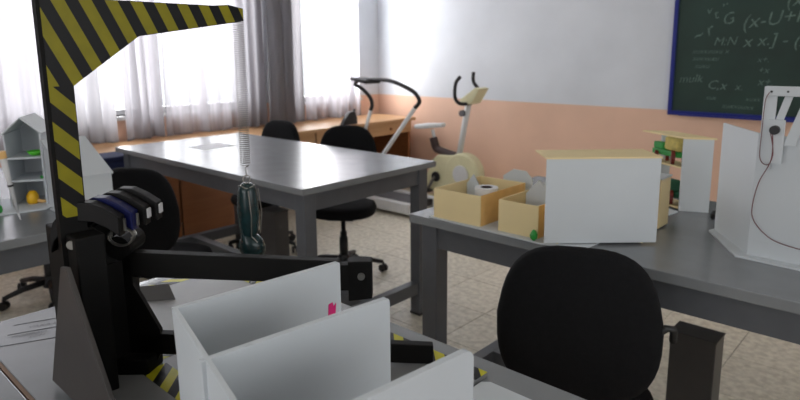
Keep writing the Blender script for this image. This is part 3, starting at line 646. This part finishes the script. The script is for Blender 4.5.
obj('barrel', MB().tube([(-2.5, .650, .935), (-2.5, .634, 1.06), (-2.5, .624, 1.14)], [.004, .009, .012], 10), M_white, t, smooth=True)
obj('tip', MB().tube([(-2.5, .656, .9065), (-2.5, .650, .935)], [.002, .004], 8), M_white, t); obj('ring', MB().tube([(-2.5, .6370, 1.035), (-2.5, .6364, 1.042)], .0105, 12), M_plast, t, label='dark ring')
obj('grip', MB().tube([(-2.5, .624, 1.14), (-2.5, .621, 1.165)], .014, 10), M_orange, t, label='pale orange grip')
t = thing('foam_tray', 'white foam compartment with a green toy, cut off by the left edge', 'model house', (-2.78, .6, TZ), world=True)
obj('side_panel', MB().box(-2.85, -2.70, .645, .65, TZ+.006, 1.06), M_foam, t); obj('back_panel', MB().box(-2.855, -2.85, .5, .65, TZ+.006, 1.06), M_foam, t); obj('shelf', MB().box(-2.85, -2.70, .5, .645, 1.0, 1.005), M_foam, t)
tag(obj('toy_block', MB().lathe([(.012, 0), (.016, .01), (.013, .026), (.006, .032)], (-2.68, .632, TZ+.0065), 12), M_green, origin=(-2.68, .632, TZ)), 'green toy on the bench sheet below the leaning rod, far left', 'toy')

# ------------------------------------------------------------------ striped crane machine
PZ = TZ+.010
t = thing('model_crane', 'black tabletop crane with a yellow and black striped mast and jib', 'crane', (-1.1, .37, TZ), world=True)
CX = -1.1; TH = .016
S_m = stripes('hazard_tape_mast', 1.0, 1.0, 0, .0635, .04); S_j = stripes('hazard_tape_jib', 2.1, 1.0, 0, .092, .35)
def yz(pts, x0, x1): return MB().prism([(x0, y, z) for y, z in pts], (x1-x0, 0, 0))
yL, zJ = .345, 1.45
obj('mast', yz([(yL, PZ), (.388, PZ), (.390, zJ), (yL, zJ)], CX-TH, CX), M_blkpaint, t)
obj('jib', yz([(yL, zJ), (.390, zJ), (.508, 1.533), (.728, 1.566), (.728, 1.591), (.695, 1.597), (.66, 1.594), (.40, 1.594), (yL, 1.60)], CX-TH, CX), M_blkpaint, t)
obj('mast_tape', yz([(yL+.006, 1.228), (.387, 1.228), (.389, zJ), (yL+.006, zJ)], CX, CX+.0008), S_m, t, label='yellow and black diagonal tape')
obj('jib_tape', yz([(yL+.006, zJ), (.390, zJ), (.508, 1.534), (.727, 1.567), (.727, 1.590), (.695, 1.596), (.66, 1.593), (.40, 1.593), (yL+.006, 1.598)], CX, CX+.0008), S_j, t, label='yellow and black diagonal tape')
# gusset in front of the mast
g = obj('gusset', MB().prism([(-1.178, .336, PZ), (-.86, .336, PZ), (-1.042, .336, 1.160), (-1.066, .336, 1.156)], (0, -.008, 0)), M_gusset, t, bevel=.0012, label='dark grey triangular side plate')
obj('rear_box', MB().box(-1.20, CX-TH, .352, .42, PZ, 1.2), M_blkpaint, t, bevel=.003)
obj('rear_box', MB().box(CX, -1.055, .352, .40, PZ, 1.2), M_blkpaint, t, bevel=.003)
# arms, in a vertical plane across the view
d = Vector((.737, .675, 0)); nn = Vector((.675, -.737, 0)); Q = Vector((-1.119, .444, 0))
def arm(M, a0, a1, z0a, z1a, z0b, z1b, th=.018, off=0):
    p = Q + nn*off
    pts = [p+d*a0+Vector((0,0,z0a)), p+d*a1+Vector((0,0,z0b)), p+d*a1+Vector((0,0,z1b)), p+d*a0+Vector((0,0,z1a))]
    return M.prism([tuple(x) for x in pts], tuple(-nn*th))
obj('rear_plate', MB().prism([(-1.112, .385, PZ), (-1.101, .385, PZ), (-1.115, .45, PZ), (-1.135, .45, PZ)], (0, 0, .215)), M_blkpaint, t)
obj('upright_plate', arm(MB(), -.005, .022, PZ, 1.128, PZ, 1.136, th=.03), M_blkpaint, t, bevel=.002)
obj('upper_beam', arm(MB(), .0, .41, 1.093, 1.141, 1.074, 1.119, th=.022), M_blkpaint, t, bevel=.0015)
obj('end_bracket', arm(MB(), .425, .47, 1.04, 1.118, 1.045, 1.118, th=.03), M_blkpaint, t, bevel=.002)
obj('bracket_bolt', MB().tube([tuple(Q+d*.45+nn*.004+Vector((0,0,1.09))), tuple(Q+d*.45+nn*-.004+Vector((0,0,1.09)))], .007, 10), M_steel, t)
obj('link_plate', arm(MB(), .39, .43, 1.062, 1.112, 1.062, 1.112, th=.02), M_blkpaint, t)
obj('lower_beam', arm(MB(), .02, .585, .938, .980, .911, .949, th=.02), M_blkpaint, t, bevel=.002)
obj('web_plate', MB().prism([tuple(Q+d*a+Vector((0,0,z))) for a, z in ((.015, PZ), (.015, 1.09), (.038, 1.045), (.066, .985), (.066, .945), (.05, PZ))], tuple(-nn*-.0+(-nn)*.012)), M_blkpaint, t)
obj('foot_block', MB().prism([tuple(Q+d*a+nn*b+Vector((0,0,PZ))) for a, b in ((-.01, .03), (.05, .03), (.06, -.02), (-.01, -.02))], (0, 0, .03)), M_blkpaint, t, bevel=.003)
obj('motor', MB().tube([tuple(Q+d*.01-nn*.05+Vector((0,0,1.155))), tuple(Q+d*.01+nn*.02+Vector((0,0,1.155)))], .022, 16), M_blkpaint, t, smooth=False)
obj('coil', MB().tube([tuple(Q+d*(.02+.022*math.cos(a))+Vector((0,0,1.178+.016*math.sin(a)))+nn*(.012+.003*a/3)) for a in [i*.3 for i in range(64)]], .0018, 6), M_steel, t)
obj('rivet', MB().lathe([(.007, 0), (.006, .004), (.002, .006)], tuple(Q-d*.03+nn*.03+Vector((0,0,1.183))), 10), M_steel, t)
# bank of curved levers
for k in range(4):
    o0 = Q + nn*(-.045+.028*k) + d*(.002-.011*k) + Vector((0, 0, -.002*k))
    prof = [(-.055, 1.200), (-.047, 1.222), (-.028, 1.243), (.0, 1.257), (.022, 1.256), (.045, 1.245), (.068, 1.229)]
    low = [(a, z-.034) for a, z in prof][::-1]
    pts = [tuple(o0+d*a+Vector((0,0,z))) for a, z in prof+low]
    l = obj('lever', MB().prism(pts, tuple(nn*.0255)), M_bluegloss if k == 2 else M_lever, t, bevel=.002)
    e = o0+d*.069+nn*.006; zt_, zb_ = (1.225, 1.208) if k < 2 else (1.224, 1.202)
    pts = [tuple(e+Vector((0,0,zb_))), tuple(e+d*.003+Vector((0,0,zb_))), tuple(e+d*.003+Vector((0,0,zt_))), tuple(e+Vector((0,0,zt_)))]
    obj('lever_tip', MB().prism(pts, tuple(nn*(.013 if k < 2 else .006))), M_led if k < 2 else M_steel, l, label='pale silver end cap' if k < 2 else None)
obj('lever_axle', MB().tube([tuple(Q-d*.03-nn*.03+Vector((0,0,1.198))), tuple(Q-d*.03+nn*.1+Vector((0,0,1.186)))], .008, 10), M_steel, t)
obj('lever_mount', MB().bar(tuple(Q-d*.03+nn*.0+Vector((0,0,1.12))), tuple(Q-d*.03+nn*.0+Vector((0,0,1.2))), .05, .03), M_blkpaint, t)

# machine base plate with tape border
t = thing('base_plate', 'grey metal base plate edged with yellow and black tape, under the crane', 'plate', (-1.05, .6, TZ), world=True)
obj('plate', MB().prism([(-1.13, .345, TZ+.0003), (-.595, .328, TZ+.0003), (-.595, .885, TZ+.0003), (-1.52, .885, TZ+.0003), (-1.52, .57, TZ+.0003), (-1.46, .52, TZ+.0003)], (0, 0, .0097)), M_plate, t, bevel=.001)
S_b = stripes('hazard_tape_base', 1.0, 0, 1.0, .055, .1, ca=(214, 206, 40)); S_b2 = stripes('hazard_tape_end', 1.0, 0, -1.0, .055, .1, ca=(214, 206, 40))
obj('tape_strip', MB().box(-1.50, -.595, .848, .885, TZ+.010, TZ+.0106), S_b, t); obj('tape_strip', MB().box(-1.50, -1.463, .66, .848, TZ+.010, TZ+.0106), S_b2, t)
obj('tape_strip', MB().box(-1.08, -.86, .45, .50, TZ+.010, TZ+.0106), S_b, t)
obj('tape_strip', MB().box(-1.15, -1.10, .50, .60, TZ+.010, TZ+.0106), S_b2, t)
sl = MB()
for x, y in ((-1.19, .555), (-1.17, .57), (-1.23, .66), (-1.20, .70), (-1.17, .74), (-1.14, .78)): sl.prism([(x, y, TZ+.0101), (x+.006, y-.002, TZ+.0101), (x+.018, y+.026, TZ+.0101), (x+.012, y+.028, TZ+.0101)], (0, 0, .0007))
obj('slot', sl, M_blkpaint, t)
t = thing('metal_wedge', 'folded dark metal wedge lying on the base plate under the upper beam', 'wedge', (-1.4, .65, TZ+.01), world=True)
obj('left_flap', MB().prism([(-1.49, .60, TZ+.0103), (-1.46, .60, TZ+.033), (-1.41, .675, TZ+.033), (-1.44, .68, TZ+.0103)], (0, 0, .002)), M_plate, t)
obj('right_flap', MB().prism([(-1.46, .60, TZ+.033), (-1.42, .59, TZ+.0103), (-1.36, .665, TZ+.0103), (-1.41, .675, TZ+.033)], (0, 0, .002)), M_ped, t)

# spring and weight
SY = .720; SXm = CX-TH/2
turns = 68; n = turns*12; z0, z1 = 1.268, 1.566
M = MB(); path = []
for i in range(n+1):
    f = i/n; a = 2*PI*turns*f; r = .0115
    path.append((SXm+r*math.cos(a), SY+r*math.sin(a), z1+(z0-z1)*f))
M.tube(path, .0005, 4)
M.tube([(SXm, SY, 1.566), (SXm, SY, 1.582)], .001, 5)
M.tube([(SXm+.0115, SY, z0), (SXm, SY, z0-.006), (SXm, SY, z0-.03)], .0009, 5)
tag(obj('coil_spring', M, M_steel, origin=(SXm, SY, 1.566)), 'long thin steel coil spring hanging from the jib tip', 'spring')
t = thing('hanging_weight', 'dark teal weight with a bulbous glassy end hanging from the spring', 'weight', (SXm, SY, 1.06), world=True)
obj('hook', MB().tube([(SXm, SY+.009*math.cos(a), 1.236+.009*math.sin(a)) for a in [i*.4 for i in range(17)]], .0013, 6), M_steel, t)
obj('wire_collar', MB().tube([(SXm+(.017+.002*math.sin(5*a))*math.cos(a), SY+.017*math.sin(a), 1.222+.003*math.sin(3*a)) for a in [i*.25 for i in range(52)]], .0014, 6), M_steel, t)
obj('ribbed_body', MB().lathe([(.010, 1.228), (.016, 1.222)]+[(.0185+.004*math.sin(PI*k/16)+(.0012 if k % 2 else 0), 1.216-k*.0062) for k in range(17)]+[(.015, 1.112), (.012, 1.106)], (SXm, SY, 0), 20), M_teal, t, smooth=True)
rot = Matrix.Rotation(.5, 3, 'X')
obj('bulb', MB().lathe([(.004, -.033), (.014, -.031), (.022, -.024), (.027, -.012), (.028, 0), (.025, .012), (.018, .022), (.010, .03), (.006, .036)], (SXm, SY+.004, 1.088), 22, mtx=rot), M_teal, t, smooth=True)
obj('rib_wire', MB().tube([(SXm+.022, SY-.012, 1.215), (SXm+.026, SY-.010, 1.16), (SXm+.02, SY-.008, 1.115), (SXm+.026, SY+.002, 1.10)], .0013, 6), M_steel, t)
obj('rib_wire', MB().tube([(SXm+.016, SY+.017, 1.215), (SXm+.018, SY+.022, 1.16), (SXm+.014, SY+.018, 1.115)], .0013, 6), M_steel, t)

# ------------------------------------------------------------------ foreground foam model
L1, T1, L2, T2, T3 = (-.777, .382), (-.748, .661), (-.612, .3295), (-.578, .605), (-.397, .561)
L3 = (-.428, .285); zt = 1.15; zb = TZ+.0170
t = thing('foam_compartment_model', 'large white foam model of upright parallel boards in the foreground', 'model', (-.7, .55, TZ+.01), world=True)
def board(a, b, th=.009, rr=.006, z1=zt):
    a = Vector((*a, 0)); b = Vector((*b, 0)); e = (b-a).normalized(); Lb = (b-a).length; nv = Vector((e.y, -e.x, 0))
    pts = [(.001, zb), (Lb, zb)] + [(Lb-rr+rr*math.sin(PI/2-q), z1-rr+rr*math.cos(PI/2-q)) for q in [i*PI/12 for i in range(7)]] + [(-.005, z1-.0003)]
    return MB().prism([tuple(a+e*s_+Vector((0,0,z))) for s_, z in pts], tuple(-nv*th))
o = obj('divider', board(L1, T1, rr=.004), M_foam, t)
obj('pink_paper_scrap', MB().prism([(-.7503, .633, 1.058), (-.7488, .648, 1.060), (-.7486, .650, 1.080), (-.7491, .645, 1.075), (-.7495, .643, 1.083), (-.7503, .635, 1.081)], (.0008, -.0001, 0)), M_pink, o, label='torn bright pink paper scrap')
obj('divider', board(L2, T2), M_foam, t); obj('divider', board(L3, T3, rr=.014), M_foam, t)
def sidep(a, b): return panel(MB(), a, b, zb, zt, .006, 1)
obj('side_panel', sidep(L1, L3), M_foam, t)
obj('bottom_board', MB().prism([(L1[0], L1[1], TZ+.0110), (L3[0], L3[1], TZ+.0110), (T3[0], T3[1], TZ+.0110), (T1[0], T1[1], TZ+.0110)], (0, 0, .006)), M_foam, t)
tag(obj('foam_sheet', MB().prism([(-.588, .855, TZ+.0003), (-.575, .866, TZ+.0003), (-.2, .860, TZ+.0003), (-.2, .66, TZ+.0003), (-.588, .66, TZ+.0003)], (0, 0, .006)), M_foam, origin=(-.4, .76, TZ)), 'white foam sheet lying on the foreground bench at the bottom edge', 'foam board')
